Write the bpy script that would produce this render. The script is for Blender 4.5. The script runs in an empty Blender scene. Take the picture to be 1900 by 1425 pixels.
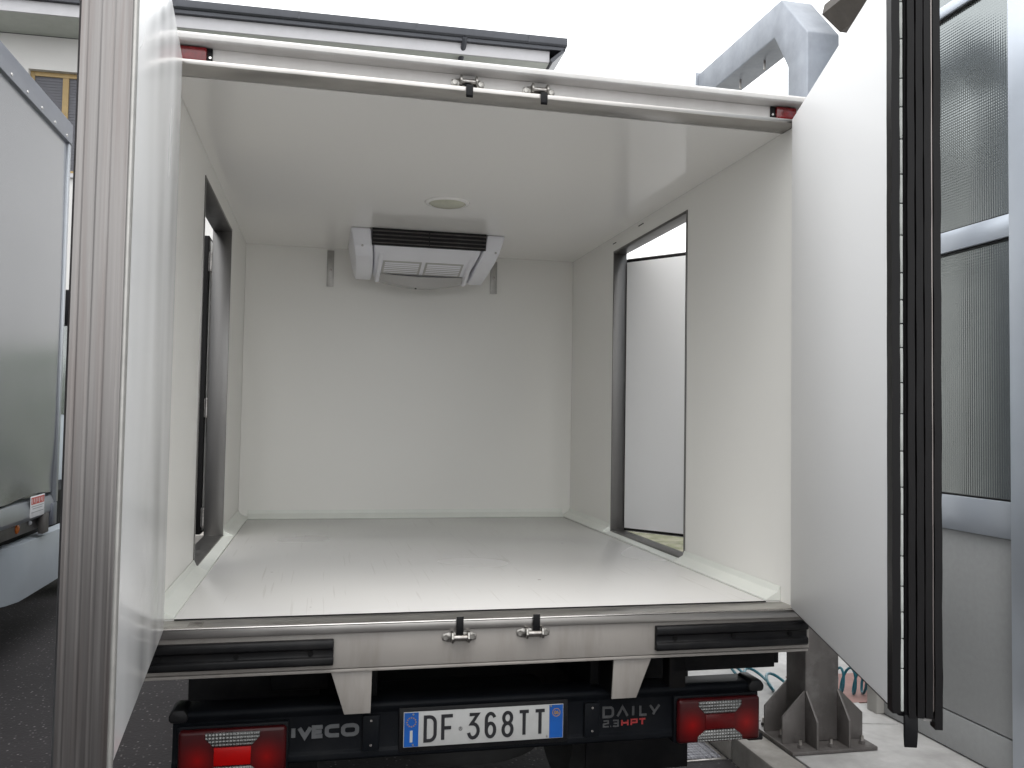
import bpy, bmesh, math, random
from mathutils import Vector, Matrix
random.seed(7)
scene = bpy.context.scene
COL = scene.collection

# ------------------------------------------------------------------ camera
CAM = Vector((0.4762, -2.7618, 1.5631))
yaw, pit, rol = math.radians(12.3435), math.radians(2.3871), math.radians(0.9496)
fwd = Vector((math.sin(yaw)*math.cos(pit), math.cos(yaw)*math.cos(pit), math.sin(pit)))
right = Vector((math.cos(yaw), -math.sin(yaw), 0)); up = right.cross(fwd)
r2 = right*math.cos(rol) + up*math.sin(rol); u2 = -right*math.sin(rol) + up*math.cos(rol)
cd = bpy.data.cameras.new('camera'); cam = bpy.data.objects.new('camera', cd); COL.objects.link(cam)
m3 = Matrix((r2, u2, -fwd)).transposed()
cam.matrix_world = Matrix.Translation(CAM) @ m3.to_4x4()
cd.sensor_width = 36; cd.lens = 30.328; cd.clip_start = 0.05; cd.clip_end = 2000
scene.camera = cam

# ------------------------------------------------------------------ world, sun, exposure
SUN_EL, SUN_AZ = math.radians(68), math.radians(200)      # high veiled sun, behind and left of the camera
w = bpy.data.worlds.new('World'); scene.world = w; w.use_nodes = True
nt = w.node_tree; nt.nodes.clear()
sky = nt.nodes.new('ShaderNodeTexSky'); sky.sky_type = 'NISHITA'; sky.sun_disc = False
sky.sun_elevation = SUN_EL; sky.sun_rotation = SUN_AZ; sky.dust_density = 6; sky.air_density = 1.2
tc = nt.nodes.new('ShaderNodeTexCoord'); sp = nt.nodes.new('ShaderNodeSeparateXYZ')
nt.links.new(tc.outputs['Generated'], sp.inputs[0])
mr = nt.nodes.new('ShaderNodeMapRange')                    # an overcast sky: brightest at the zenith
mr.inputs['From Min'].default_value = 0; mr.inputs['From Max'].default_value = 1
mr.inputs['To Min'].default_value = 11.5; mr.inputs['To Max'].default_value = 13
nt.links.new(sp.outputs['Z'], mr.inputs['Value'])
cmb = nt.nodes.new('ShaderNodeVectorMath'); cmb.operation = 'SCALE'
cmb.inputs[0].default_value = (0.975, 0.99, 1.0); nt.links.new(mr.outputs[0], cmb.inputs['Scale'])
mx = nt.nodes.new('ShaderNodeMixRGB'); mx.inputs[0].default_value = 0.94
nt.links.new(sky.outputs[0], mx.inputs[1]); nt.links.new(cmb.outputs[0], mx.inputs[2])
bg = nt.nodes.new('ShaderNodeBackground'); bg.inputs['Strength'].default_value = 0.1
out = nt.nodes.new('ShaderNodeOutputWorld')
nt.links.new(mx.outputs[0], bg.inputs['Color']); nt.links.new(bg.outputs[0], out.inputs[0])
sl = bpy.data.lights.new('sun', 'SUN'); sl.energy = 0.5; sl.angle = math.radians(25); sl.color = (1, .97, .93)
so = bpy.data.objects.new('sun', sl); COL.objects.link(so)
sd = Vector((math.sin(SUN_AZ)*math.cos(SUN_EL), math.cos(SUN_AZ)*math.cos(SUN_EL), math.sin(SUN_EL)))
so.rotation_euler = sd.to_track_quat('Z', 'Y').to_euler(); so.location = (0, -5, 12)
vs = scene.view_settings
vs.view_transform = 'Standard'; vs.look = 'None'; vs.gamma = 1; vs.exposure = 1.02; vs.use_curve_mapping = False
cy = scene.cycles
cy.use_denoising = True; cy.adaptive_threshold = .02; cy.diffuse_bounces = 7; cy.glossy_bounces = 4; cy.transmission_bounces = 2; cy.max_bounces = 9

# ------------------------------------------------------------------ materials
def mat(name, col, rough=.5, metal=0., var=.06, vs=5., bump=0., bs=60., st=(1, 1, 1), spec=.5, coat=0.,
        dirt=None, damt=.5, dsc=2., dth=(.5, .7), dst=(1, 1, 1), rvar=.0, dist=.002, nd=3.):
    m = bpy.data.materials.new(name); m.use_nodes = True
    t = m.node_tree; N = t.nodes; L = t.links
    b = N['Principled BSDF']
    b.inputs['Roughness'].default_value = rough; b.inputs['Metallic'].default_value = metal
    b.inputs['Specular IOR Level'].default_value = spec; b.inputs['Coat Weight'].default_value = coat
    b.inputs['Coat Roughness'].default_value = .08
    tc = N.new('ShaderNodeTexCoord'); mp = N.new('ShaderNodeMapping'); mp.inputs['Scale'].default_value = st
    L.new(tc.outputs['Object'], mp.inputs[0])
    n = N.new('ShaderNodeTexNoise'); n.inputs['Scale'].default_value = vs; n.inputs['Detail'].default_value = nd
    n.inputs['Roughness'].default_value = .6; L.new(mp.outputs[0], n.inputs[0])
    r = N.new('ShaderNodeMapRange'); r.inputs['From Min'].default_value = .3 if nd else 0.; r.inputs['From Max'].default_value = .7 if nd else 1.
    r.inputs['To Min'].default_value = 1-var; r.inputs['To Max'].default_value = 1+var
    L.new(n.outputs[0], r.inputs['Value'])
    sc = N.new('ShaderNodeVectorMath'); sc.operation = 'SCALE'; sc.inputs[0].default_value = col
    L.new(r.outputs[0], sc.inputs['Scale']); cur = sc.outputs[0]
    if dirt:
        mp2 = N.new('ShaderNodeMapping'); mp2.inputs['Scale'].default_value = dst; mp2.inputs['Location'].default_value = (3.1, 1.7, .4)
        L.new(tc.outputs['Object'], mp2.inputs[0])
        d = N.new('ShaderNodeTexNoise'); d.inputs['Scale'].default_value = dsc; d.inputs['Detail'].default_value = 4
        d.inputs['Roughness'].default_value = .65; L.new(mp2.outputs[0], d.inputs[0])
        dr = N.new('ShaderNodeMapRange'); dr.inputs['From Min'].default_value = dth[0]; dr.inputs['From Max'].default_value = dth[1]
        dr.inputs['To Max'].default_value = damt; L.new(d.outputs[0], dr.inputs['Value'])
        mixn = N.new('ShaderNodeMixRGB'); mixn.inputs[2].default_value = (*dirt, 1)
        L.new(dr.outputs[0], mixn.inputs[0]); L.new(cur, mixn.inputs[1]); cur = mixn.outputs[0]
    L.new(cur, b.inputs['Base Color'])
    if rvar:
        rr = N.new('ShaderNodeMapRange'); rr.inputs['From Min'].default_value = .3 if nd else 0.; rr.inputs['From Max'].default_value = .7 if nd else 1.
        rr.inputs['To Min'].default_value = max(.02, rough-rvar); rr.inputs['To Max'].default_value = rough+rvar
        L.new(n.outputs[0], rr.inputs['Value']); L.new(rr.outputs[0], b.inputs['Roughness'])
    if bump:
        bn = N.new('ShaderNodeTexNoise'); bn.inputs['Scale'].default_value = bs; bn.inputs['Detail'].default_value = 1
        L.new(mp.outputs[0], bn.inputs[0])
        bp = N.new('ShaderNodeBump'); bp.inputs['Strength'].default_value = bump; bp.inputs['Distance'].default_value = dist
        L.new(bn.outputs[0], bp.inputs['Height']); L.new(bp.outputs[0], b.inputs['Normal'])
    return m

M = {}
M['grp_wall'] = mat('white_panel', (.835, .825, .79), .3, var=.03, vs=1.1, bump=.03, bs=5, spec=.4, rvar=.0, dist=.004, nd=0.)
M['grp_ceil'] = mat('white_ceiling_panel', (.86, .845, .82), .14, var=.03, vs=.9, bump=.03, bs=4, spec=.45, dist=.003, nd=0.)
M['cove'] = mat('pale_green_white_cove', (.78, .80, .75), .35, var=.03)
M['door_white'] = mat('glossy_white_door_panel', (.85, .85, .85), .2, var=.06, vs=3., bump=.36, bs=2.2, st=(2.2, 2.2, .4), spec=.5, rvar=.12, dist=.010, nd=0.)
M['door_matte'] = mat('satin_white_door_panel', (.83, .83, .83), .42, var=.04, vs=1.6, bump=.12, bs=1.6, st=(1.5, 1.5, .5), spec=.3, rvar=.06, dist=.008, nd=0.)
M['paint_white'] = mat('aged_white_paint', (.62, .605, .59), .4, var=.04, vs=4, dirt=(.36, .33, .31), damt=.3, dsc=5, dth=(.4, .9), dst=(2.2, 2.2, .5))
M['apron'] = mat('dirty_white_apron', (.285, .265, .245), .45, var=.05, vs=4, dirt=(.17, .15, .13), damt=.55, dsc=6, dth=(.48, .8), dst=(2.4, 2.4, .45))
M['alu'] = mat('worn_aluminium', (.50, .48, .46), .36, 1, var=.12, vs=14, st=(.06, 1, 1), bump=.12, bs=50, rvar=.1, dirt=(.2, .18, .165), damt=.4, dsc=6, dth=(.5, .8), dst=(.6, 1, 1))
M['alu_v'] = mat('worn_aluminium_profile', (.25, .225, .215), .34, 1, var=.12, vs=10, st=(1, 1, .05), bump=.1, bs=60, rvar=.07, dirt=(.13, .10, .09), damt=.5, dsc=5, dth=(.45, .8), dst=(5, 5, .25))
M['alu_edge'] = mat('scratched_aluminium_edge', (.215, .204, .198), .33, 1, var=.16, vs=110, st=(1, 1, .012), bump=.12, bs=120, rvar=.06, dirt=(.14, .105, .095), damt=.5, dsc=60, dth=(.5, .8), dst=(1, 1, .03))
M['alu_jamb'] = mat('dark_metal_door_frame', (.19, .185, .18), .36, 1, var=.12, vs=10, st=(1, 1, .05), bump=.1, bs=60, rvar=.07)
M['steel'] = mat('dull_steel', (.45, .43, .41), .4, 1, var=.15, vs=20, dirt=(.1, .08, .06), damt=.7, dsc=25, dth=(.45, .65))
M['chrome'] = mat('zinc_keeper', (.62, .60, .57), .25, 1, var=.1, vs=40)
M['keeper'] = mat('grimy_zinc_keeper', (.40, .385, .36), .35, 1, var=.2, vs=40, dirt=(.05, .045, .04), damt=.8, dsc=30, dth=(.45, .65))
M['black_rubber'] = mat('black_rubber', (.008, .008, .009), .45, spec=.18, var=.3, vs=8, bump=.2, bs=40, dirt=(.022, .021, .02), damt=.4, dsc=8)
M['gasket'] = mat('black_gasket', (.007, .0065, .007), .42, spec=.18, var=.2, vs=6, st=(1, 1, .1))
M['bumper'] = mat('black_bumper_plastic', (.006, .007, .009), .5, spec=.09, var=.15, vs=9, bump=.25, bs=250, dirt=(.018, .018, .018), damt=.35, dsc=5)
M['black'] = mat('underbody_black', (.006, .006, .0065), .6, spec=.09, var=.4, vs=6, dirt=(.02, .017, .014), damt=.4, dsc=6)
M['tyre'] = mat('tyre_rubber', (.02, .02, .02), .7, var=.2, vs=10)
M['plate_white'] = mat('plate_white', (.46, .46, .45), .35, var=.04, vs=30, dirt=(.3, .25, .2), damt=.3, dsc=30, dth=(.6, .8))
M['plate_blue'] = mat('plate_blue', (.004, .085, .36), .35, var=.06, vs=30)
M['plate_ink'] = mat('plate_ink', (.015, .015, .018), .4)
M['plate_gold'] = mat('plate_gold', (.40, .22, .03), .4)
M['letter_grey'] = mat('silver_letters', (.15, .155, .16), .35, .5, var=.1, vs=30)
M['letter_dim'] = mat('worn_grey_letters', (.055, .056, .058), .5, var=.3, vs=40)
M['letter_red'] = mat('red_letters', (.34, .03, .03), .4, var=.2, vs=60)
M['red_reflex'] = mat('red_reflector', (.36, .002, .002), .3, var=.08, vs=30, spec=.2)
M['red_dim'] = mat('dim_red_reflector', (.085, .003, .004), .3, var=.15, vs=30, spec=.25)
M['foam'] = mat('grey_foam', (.45, .47, .45), .8, var=.15, vs=25)
M['grass'] = mat('mossy_ground', (.085, .09, .045), .95, var=.4, vs=6, bump=.6, bs=40, dirt=(.17, .155, .12), damt=.7, dsc=5, dth=(.45, .6))
M['marker_red'] = mat('red_marker_lens', (.14, .004, .006), .2, var=.45, vs=25, coat=.3)
M['evap_white'] = mat('white_plastic', (.86, .86, .90), .35, var=.02)
M['evap_grey'] = mat('evaporator_pan', (.50, .49, .475), .4, .2, var=.05)
M['lamp_glass'] = mat('frosted_lamp_lens', (.52, .52, .42), .25, var=.06, vs=40, bump=.3, bs=160)
M['bracket'] = mat('grey_bracket', (.42, .41, .39), .4, .7, var=.1, vs=20)
M['galv'] = mat('galvanised_steel', (.27, .29, .325), .5, .6, var=.12, vs=10, bump=.1, bs=60, dirt=(.36, .38, .41), damt=.3, dsc=11, dth=(.42, .7), dst=(1, 1, .5))
M['galv_dark'] = mat('weathered_steel_base', (.13, .12, .115), .5, .5, var=.2, vs=9, st=(1, 1, .4), dirt=(.24, .23, .225), damt=.5, dsc=10, dth=(.5, .75))
M['bld_alu'] = mat('silver_window_frame', (.50, .54, .60), .3, .5, var=.04, vs=3)
M['bld_panel'] = mat('grey_door_panel', (.33, .337, .34), .45, .1, var=.04, vs=40)
M['bld_wall'] = mat('pale_wall', (.34, .33, .31), .7, var=.05, bump=.2, bs=60)
M['soffit'] = mat('brown_soffit', (.075, .065, .058), .7, var=.15, vs=8)
M['plaster'] = mat('house_plaster', (.60, .59, .575), .8, var=.05, vs=1.2, bump=.3, bs=30)
M['fascia'] = mat('house_fascia', (.46, .455, .47), .6, var=.04)
M['house_soffit'] = mat('house_soffit', (.42, .44, .41), .7, var=.05)
M['gutter'] = mat('dark_gutter', (.05, .053, .062), .4, .3, var=.1, vs=4)
M['rooftile'] = mat('grey_roof_tile', (.12, .12, .12), .7, var=.25, vs=6)
M['win_wood'] = mat('ochre_window_frame', (.32, .22, .09), .5, var=.1, vs=8)
M['shutter'] = mat('grey_shutter', (.10, .10, .115), .6, var=.08)
M['curtain'] = mat('grey_tarpaulin', (.11, .115, .13), .2, var=.04, vs=2, bump=.15, bs=1.2, st=(1, .5, 1.2), dist=.03, spec=.6, coat=.8, nd=0.)
M['curtain'].node_tree.nodes['Principled BSDF'].inputs['Coat Roughness'].default_value = .22
M['rail_grey'] = mat('grey_top_rail', (.13, .14, .17), .35, .3, var=.05)
M['silver'] = mat('silver_paint', (.34, .36, .39), .3, .4, var=.05)
M['truck_white'] = mat('white_truck_plastic', (.42, .46, .50), .35, var=.05, vs=3)
M['amber'] = mat('amber_lens', (.55, .13, .01), .25, var=.1)
M['sticker'] = mat('sticker_white', (.75, .75, .76), .5)
M['sticker_red'] = mat('sticker_red', (.55, .07, .05), .5)
M['sticker_grey'] = mat('sticker_grey', (.35, .35, .36), .5)
M['concrete'] = mat('pale_concrete', (.40, .395, .39), .85, var=.15, vs=7, bump=.5, bs=60, dirt=(.22, .215, .205), damt=.5, dsc=4, dth=(.45, .75))
M['kerb'] = mat('kerb_concrete', (.30, .285, .265), .85, var=.15, vs=9, bump=.5, bs=50, dirt=(.12, .105, .09), damt=.6, dsc=5, dth=(.45, .75))
M['pink'] = mat('pink_paving', (.26, .15, .135), .8, var=.15, vs=9, bump=.4, bs=40)
M['hose'] = mat('teal_hose', (.012, .115, .155), .3, var=.1, vs=20)
M['hose_blue'] = mat('blue_hose', (.02, .13, .36), .3, var=.1, vs=20)
M['trunk'] = mat('bark', (.10, .075, .05), .9, var=.3, vs=20)

def floor_mat():
    m = mat('worn_white_floor', (.69, .68, .665), .24, var=.05, vs=1.4, bump=.03, bs=12, rvar=.08, nd=0.)
    t = m.node_tree; N = t.nodes; L = t.links; b = N['Principled BSDF']
    src = b.inputs['Base Color'].links[0].from_socket
    tcn = N.new('ShaderNodeTexCoord'); cur = src
    for i, (rz, s, th) in enumerate(((.5, 9, .695), (-.9, 12, .70), (1.4, 10, .70), (0.1, 14, .70))):
        mp = N.new('ShaderNodeMapping'); mp.inputs['Rotation'].default_value = (0, 0, rz); mp.inputs['Scale'].default_value = (1.6, .035, 1)
        mp.inputs['Location'].default_value = (i*3.3, i*1.7, 0)
        nz = N.new('ShaderNodeTexNoise'); nz.inputs['Scale'].default_value = s*4; nz.inputs['Detail'].default_value = 2
        L.new(tcn.outputs['Object'], mp.inputs[0]); L.new(mp.outputs[0], nz.inputs[0])
        rp = N.new('ShaderNodeMapRange'); rp.inputs['From Min'].default_value = th; rp.inputs['From Max'].default_value = th+.05
        rp.inputs['To Max'].default_value = .16; L.new(nz.outputs[0], rp.inputs['Value'])
        mx = N.new('ShaderNodeMixRGB'); mx.inputs[2].default_value = (.30, .26, .22, 1)
        L.new(rp.outputs[0], mx.inputs[0]); L.new(cur, mx.inputs[1]); cur = mx.outputs[0]
    L.new(cur, b.inputs['Base Color'])
    return m
M['floor'] = floor_mat()

def asphalt_mat():
    m = mat('asphalt', (.024, .021, .023), .85, var=.25, vs=1.5, bump=.6, bs=70, dist=.004)
    t = m.node_tree; N = t.nodes; L = t.links; b = N['Principled BSDF']
    src = b.inputs['Base Color'].links[0].from_socket
    tcn = N.new('ShaderNodeTexCoord'); v = N.new('ShaderNodeTexVoronoi'); v.inputs['Scale'].default_value = 48
    L.new(tcn.outputs['Object'], v.inputs['Vector'])
    rp = N.new('ShaderNodeMapRange'); rp.inputs['From Min'].default_value = .32; rp.inputs['From Max'].default_value = .12
    rp.inputs['To Min'].default_value = 0; rp.inputs['To Max'].default_value = 1; L.new(v.outputs['Distance'], rp.inputs['Value'])
    ss = N.new('ShaderNodeSeparateColor'); L.new(v.outputs['Color'], ss.inputs[0])
    r2_ = N.new('ShaderNodeMapRange'); r2_.inputs['From Min'].default_value = .55; r2_.inputs['From Max'].default_value = 1
    L.new(ss.outputs[0], r2_.inputs['Value'])
    mu = N.new('ShaderNodeMath'); mu.operation = 'MULTIPLY'; L.new(rp.outputs[0], mu.inputs[0]); L.new(r2_.outputs[0], mu.inputs[1])
    mx = N.new('ShaderNodeMixRGB'); mx.inputs[2].default_value = (.25, .235, .235, 1)
    L.new(mu.outputs[0], mx.inputs[0]); L.new(src, mx.inputs[1]); L.new(mx.outputs[0], b.inputs['Base Color'])
    return m
M['asphalt'] = asphalt_mat()

def specks(m, scale, rad, col, amt, seed=0.):
    t = m.node_tree; N = t.nodes; L = t.links; b = N['Principled BSDF']
    src = b.inputs['Base Color'].links[0].from_socket
    tcn = N.new('ShaderNodeTexCoord'); mp = N.new('ShaderNodeMapping'); mp.inputs['Location'].default_value = (seed, seed*.7, seed*.3)
    L.new(tcn.outputs['Object'], mp.inputs[0])
    v = N.new('ShaderNodeTexVoronoi'); v.inputs['Scale'].default_value = scale; L.new(mp.outputs[0], v.inputs['Vector'])
    ss = N.new('ShaderNodeSeparateColor'); L.new(v.outputs['Color'], ss.inputs[0])
    th = N.new('ShaderNodeMath'); th.operation = 'MULTIPLY'; th.inputs[1].default_value = rad; L.new(ss.outputs[0], th.inputs[0])
    lt = N.new('ShaderNodeMath'); lt.operation = 'LESS_THAN'; L.new(v.outputs['Distance'], lt.inputs[0]); L.new(th.outputs[0], lt.inputs[1])
    am = N.new('ShaderNodeMath'); am.operation = 'MULTIPLY'; am.inputs[1].default_value = amt; L.new(lt.outputs[0], am.inputs[0])
    mx = N.new('ShaderNodeMixRGB'); mx.inputs[2].default_value = (*col, 1)
    L.new(am.outputs[0], mx.inputs[0]); L.new(src, mx.inputs[1]); L.new(mx.outputs[0], b.inputs['Base Color'])
specks(M['grp_wall'], 3.2, .035, (.16, .15, .13), .6, 1.3)
specks(M['floor'], 5., .04, (.20, .17, .14), .6, 4.1)
specks(M['apron'], 9., .06, (.08, .07, .06), .6, 2.2)

def grid_bump(m, pitch, strength, axes='YZ', dist=.002):
    t = m.node_tree; N = t.nodes; L = t.links; b = N['Principled BSDF']
    tcn = N.new('ShaderNodeTexCoord'); s = N.new('ShaderNodeSeparateXYZ'); L.new(tcn.outputs['Object'], s.inputs[0])
    outs = []
    for a in axes:
        k = N.new('ShaderNodeMath'); k.operation = 'MULTIPLY'; k.inputs[1].default_value = 2*math.pi/pitch; L.new(s.outputs[a], k.inputs[0])
        sn = N.new('ShaderNodeMath'); sn.operation = 'SINE'; L.new(k.outputs[0], sn.inputs[0]); outs.append(sn.outputs[0])
    ad = N.new('ShaderNodeMath'); ad.operation = 'ADD'; L.new(outs[0], ad.inputs[0]); L.new(outs[1], ad.inputs[1])
    bp = N.new('ShaderNodeBump'); bp.inputs['Strength'].default_value = strength; bp.inputs['Distance'].default_value = dist
    L.new(ad.outputs[0], bp.inputs['Height']); L.new(bp.outputs[0], b.inputs['Normal'])
M['pane'] = mat('patterned_reflective_glass', (.26, .28, .28), .10, .75, var=.05, vs=3)
grid_bump(M['pane'], .013, .12, 'YZ', .0012)
M['lens_clear'] = mat('clear_ribbed_lens', (.17, .17, .165), .18, .5, var=.25, vs=60, coat=.4)
grid_bump(M['lens_clear'], .010, .45, 'XZ', .003)
M['grate'] = mat('chequer_plate', (.30, .30, .33), .5, .5, var=.2, vs=30)
grid_bump(M['grate'], .03, .8, 'XY', .006)

def lens_mat():
    """red lens: glow of two unbuilt reflector bowls painted into its colour, dark wine red elsewhere"""
    m = mat('red_tail_lens', (.040, .003, .004), .3, var=.25, vs=20, spec=.25)
    t = m.node_tree; N = t.nodes; L = t.links; b = N['Principled BSDF']
    cur = b.inputs['Base Color'].links[0].from_socket
    tcn = N.new('ShaderNodeTexCoord')
    for cx in (-.098, .098):  # each soft spot is a bowl's glow painted into the lens colour
        mp = N.new('ShaderNodeMapping'); mp.inputs['Location'].default_value = (-cx/.07, 0, .012/.07); mp.inputs['Scale'].default_value = (1/.07, 0, 1/.07)
        g = N.new('ShaderNodeTexGradient'); g.gradient_type = 'SPHERICAL'
        L.new(tcn.outputs['Object'], mp.inputs[0]); L.new(mp.outputs[0], g.inputs[0])
        mx = N.new('ShaderNodeMixRGB'); mx.inputs[2].default_value = (.24, .003, .003, 1)
        pw = N.new('ShaderNodeMath'); pw.operation = 'POWER'; pw.inputs[1].default_value = 1.8; L.new(g.outputs[1], pw.inputs[0])
        L.new(pw.outputs[0], mx.inputs[0]); L.new(cur, mx.inputs[1]); cur = mx.outputs[0]
    L.new(cur, b.inputs['Base Color'])
    return m
M['lens_red'] = lens_mat()

def leaf_mat(name, col):
    m = mat(name, col, .55, var=.35, vs=3, spec=.3)
    return m
M['leaf'] = leaf_mat('leaf_green', (.075, .13, .03))

# ------------------------------------------------------------------ mesh builder
WLOC = {}
class MB:
    def __init__(s, T=None):
        s.v = []; s.f = []; s.T = T
    def add(s, vs, fs):
        o = len(s.v)
        for p in vs:
            p = Vector(p); s.v.append(s.T(p) if s.T else p)
        s.f += [tuple(i+o for i in f) for f in fs]
        return s
    def box(s, x0, x1, y0, y1, z0, z1):
        return s.add([(x, y, z) for z in (z0, z1) for y in (y0, y1) for x in (x0, x1)],
                     [(0, 2, 3, 1), (4, 5, 7, 6), (0, 1, 5, 4), (2, 6, 7, 3), (0, 4, 6, 2), (1, 3, 7, 5)])
    def prism(s, poly, axis, a, b, poly2=None):
        """poly in the two other axes (in xyz order), from a to b along axis; poly2 = the section at b"""
        n = len(poly); ps = []
        for val, pl in ((a, poly), (b, poly2 or poly)):
            for (p, q) in pl:
                ps.append({'x': (val, p, q), 'y': (p, val, q), 'z': (p, q, val)}[axis])
        fs = [tuple(range(n)), tuple(range(2*n-1, n-1, -1))] + [(i, i+n, (i+1) % n+n, (i+1) % n) for i in range(n)]
        return s.add(ps, fs)
    def tube(s, path, r, n=10, closed=False, caps=True):
        path = [Vector(p) for p in path]; rings = []
        prev = None
        for i, p in enumerate(path):
            d = (path[min(i+1, len(path)-1)] - path[max(i-1, 0)]).normalized()
            a = prev if prev is not None else (Vector((0, 0, 1)) if abs(d.z) < .9 else Vector((1, 0, 0)))
            x = (a - d*a.dot(d)).normalized(); y = d.cross(x); prev = x
            rr = r[i] if isinstance(r, (list, tuple)) else r
            rings.append([p + x*math.cos(t)*rr + y*math.sin(t)*rr for t in [2*math.pi*k/n for k in range(n)]])
        vs_ = [q for ring in rings for q in ring]; fs = []
        for i in range(len(rings)-1):
            for k in range(n):
                fs.append((i*n+k, i*n+(k+1) % n, (i+1)*n+(k+1) % n, (i+1)*n+k))
        if caps:
            fs.append(tuple(range(n-1, -1, -1))); fs.append(tuple((len(rings)-1)*n+k for k in range(n)))
        return s.add(vs_, fs)
    def cyl(s, p0, p1, r, n=14):
        return s.tube([p0, p1], r, n)
    def lathe(s, prof, c, axis='z', n=28, sx=1, sy=1):
        """prof = [(radius, height)], revolved about axis through c"""
        vs_ = []; fs = []
        for (r, h) in prof:
            for k in range(n):
                a = 2*math.pi*k/n; p, q = r*math.cos(a)*sx, r*math.sin(a)*sy
                vs_.append({'z': (c[0]+p, c[1]+q, c[2]+h), 'x': (c[0]+h, c[1]+p, c[2]+q), 'y': (c[0]+p, c[1]+h, c[2]+q)}[axis])
        m = len(prof)
        for i in range(m-1):
            for k in range(n):
                fs.append((i*n+k, i*n+(k+1) % n, (i+1)*n+(k+1) % n, (i+1)*n+k))
        fs.append(tuple(range(n))); fs.append(tuple((m-1)*n+k for k in range(n-1, -1, -1)))
        return s.add(vs_, fs)
    def build(s, name, m, parent=None, bevel=0., seg=2, smooth=False, origin=None):
        c = Vector(origin) if origin else sum(((min(p[i] for p in s.v)+max(p[i] for p in s.v))/2*Vector([1 if j == i else 0 for j in range(3)]) for i in range(3)), Vector((0, 0, 0)))
        me = bpy.data.meshes.new(name)
        me.from_pydata([tuple(p-c) for p in s.v], [], s.f); me.validate()
        bm = bmesh.new(); bm.from_mesh(me)
        bmesh.ops.recalc_face_normals(bm, faces=bm.faces)
        if bevel:
            es = [e for e in bm.edges if len(e.link_faces) == 2 and e.calc_face_angle(0) > .5]
            bmesh.ops.bevel(bm, geom=es, offset=bevel, segments=seg, affect='EDGES', profile=.5, clamp_overlap=True)
        bm.to_mesh(me); bm.free()
        me.materials.append(M[m])
        if smooth or bevel:
            for p in me.polygons: p.use_smooth = True
            try: me.set_sharp_from_angle(angle=math.radians(38))
            except Exception: pass
        o = bpy.data.objects.new(name, me); COL.objects.link(o)
        pl = WLOC.get(parent.as_pointer(), Vector((0, 0, 0))) if parent else Vector((0, 0, 0))
        o.location = c - pl
        if parent: o.parent = parent
        WLOC[o.as_pointer()] = c
        return o

def tag(o, label=None, cat=None, group=None, kind=None):
    if label: o['label'] = label
    if cat: o['category'] = cat
    if group: o['group'] = group
    if kind: o['kind'] = kind
    return o
def thing(name, label, cat, loc, group=None):
    e = bpy.data.objects.new(name, None); COL.objects.link(e); e.location = loc; e.empty_display_size = .2
    WLOC[e.as_pointer()] = Vector(loc)
    return tag(e, label, cat, group)
def part(name, parent, loc):
    e = bpy.data.objects.new(name, None); COL.objects.link(e); e.empty_display_size = .1
    e.location = Vector(loc) - WLOC[parent.as_pointer()]; e.parent = parent; WLOC[e.as_pointer()] = Vector(loc)
    return e
def bx(name, m, parent, x0, x1, y0, y1, z0, z1, bevel=0., **k):
    return MB().box(x0, x1, y0, y1, z0, z1).build(name, m, parent, bevel, **k)

# stroke letters: polylines in a box 1 high
def arc(cx, cy_, rx, ry, a0, a1, n=8):
    return [(cx+rx*math.cos(math.radians(a0+(a1-a0)*i/n)), cy_+ry*math.sin(math.radians(a0+(a1-a0)*i/n))) for i in range(n+1)]
G = {
 'D': [[(0, 0), (0, 1)] + [(.2, 1)] + arc(.22, .72, .28, .28, 90, 0) + arc(.22, .28, .28, .28, 0, -90) + [(0, 0)]],
 'F': [[(0, 0), (0, 1), (.5, 1)], [(0, .5), (.42, .5)]],
 '3': [[(.02, 1), (.46, 1), (.12, .6)] + arc(.2, .3, .29, .3, 80, -90) + arc(.2, .3, .22, .3, -90, -165, 4)],
 '6': [arc(.24, .29, .24, .29, 180, 540, 20), [(0, .29), (.0, .62)] + arc(.24, .74, .24, .26, 180, 20, 8)],
 '8': [arc(.25, .27, .25, .27, 0, 360, 20), arc(.25, .77, .22, .23, 0, 360, 18)],
 'T': [[(0, 1), (.52, 1)], [(.26, 0), (.26, 1)]],
 'I': [[(0, 0), (0, 1)]],
 'V': [[(0, 1), (.42, 0), (.84, 1)]],
 'E': [[(.62, 1), (0, 1), (0, 0), (.62, 0)], [(0, .5), (.56, .5)]],
 'C': [[(.75, 1)] + arc(.3, .7, .3, .3, 90, 180, 6) + arc(.3, .3, .3, .3, 180, 270, 6) + [(.75, 0)]],
 'O': [arc(.58, .66, .3, .34, 0, 90, 6) + arc(.32, .66, .3, .34, 90, 180, 6) + arc(.32, .34, .3, .34, 180, 270, 6) + arc(.58, .34, .3, .34, 270, 360, 6) + [(.88, .66)]],
 'd': [[(0, 0), (0, 1), (.62, 1)] + arc(.66, .7, .3, .3, 90, 0, 5) + arc(.66, .3, .3, .3, 0, -90, 5) + [(0, 0)]],
 'A': [[(0, 0), (.52, 1), (1.04, 0)]],
 'L': [[(0, 1), (0, 0), (.75, 0)]],
 'Y': [[(0, 1), (.45, .3), (.92, 1)], [(.45, .3), (.3, 0)]],
 '2': [[(0, 1), (.75, 1), (.75, .55), (0, .45), (0, 0), (.8, 0)]],
 '.': [[(0, 0), (.12, 0)]],
 'e': [[(0, 1), (.75, 1), (.75, 0), (0, 0)], [(.1, .5), (.75, .5)]],
 'H': [[(0, 0), (0, 1)], [(.8, 0), (.8, 1)], [(0, .5), (.8, .5)]],
 'P': [[(0, 0), (0, 1), (.7, 1), (.7, .45), (.1, .45)]],
 't': [[(0, 1), (.9, 1)], [(.45, 0), (.45, 1)]],
}
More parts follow.
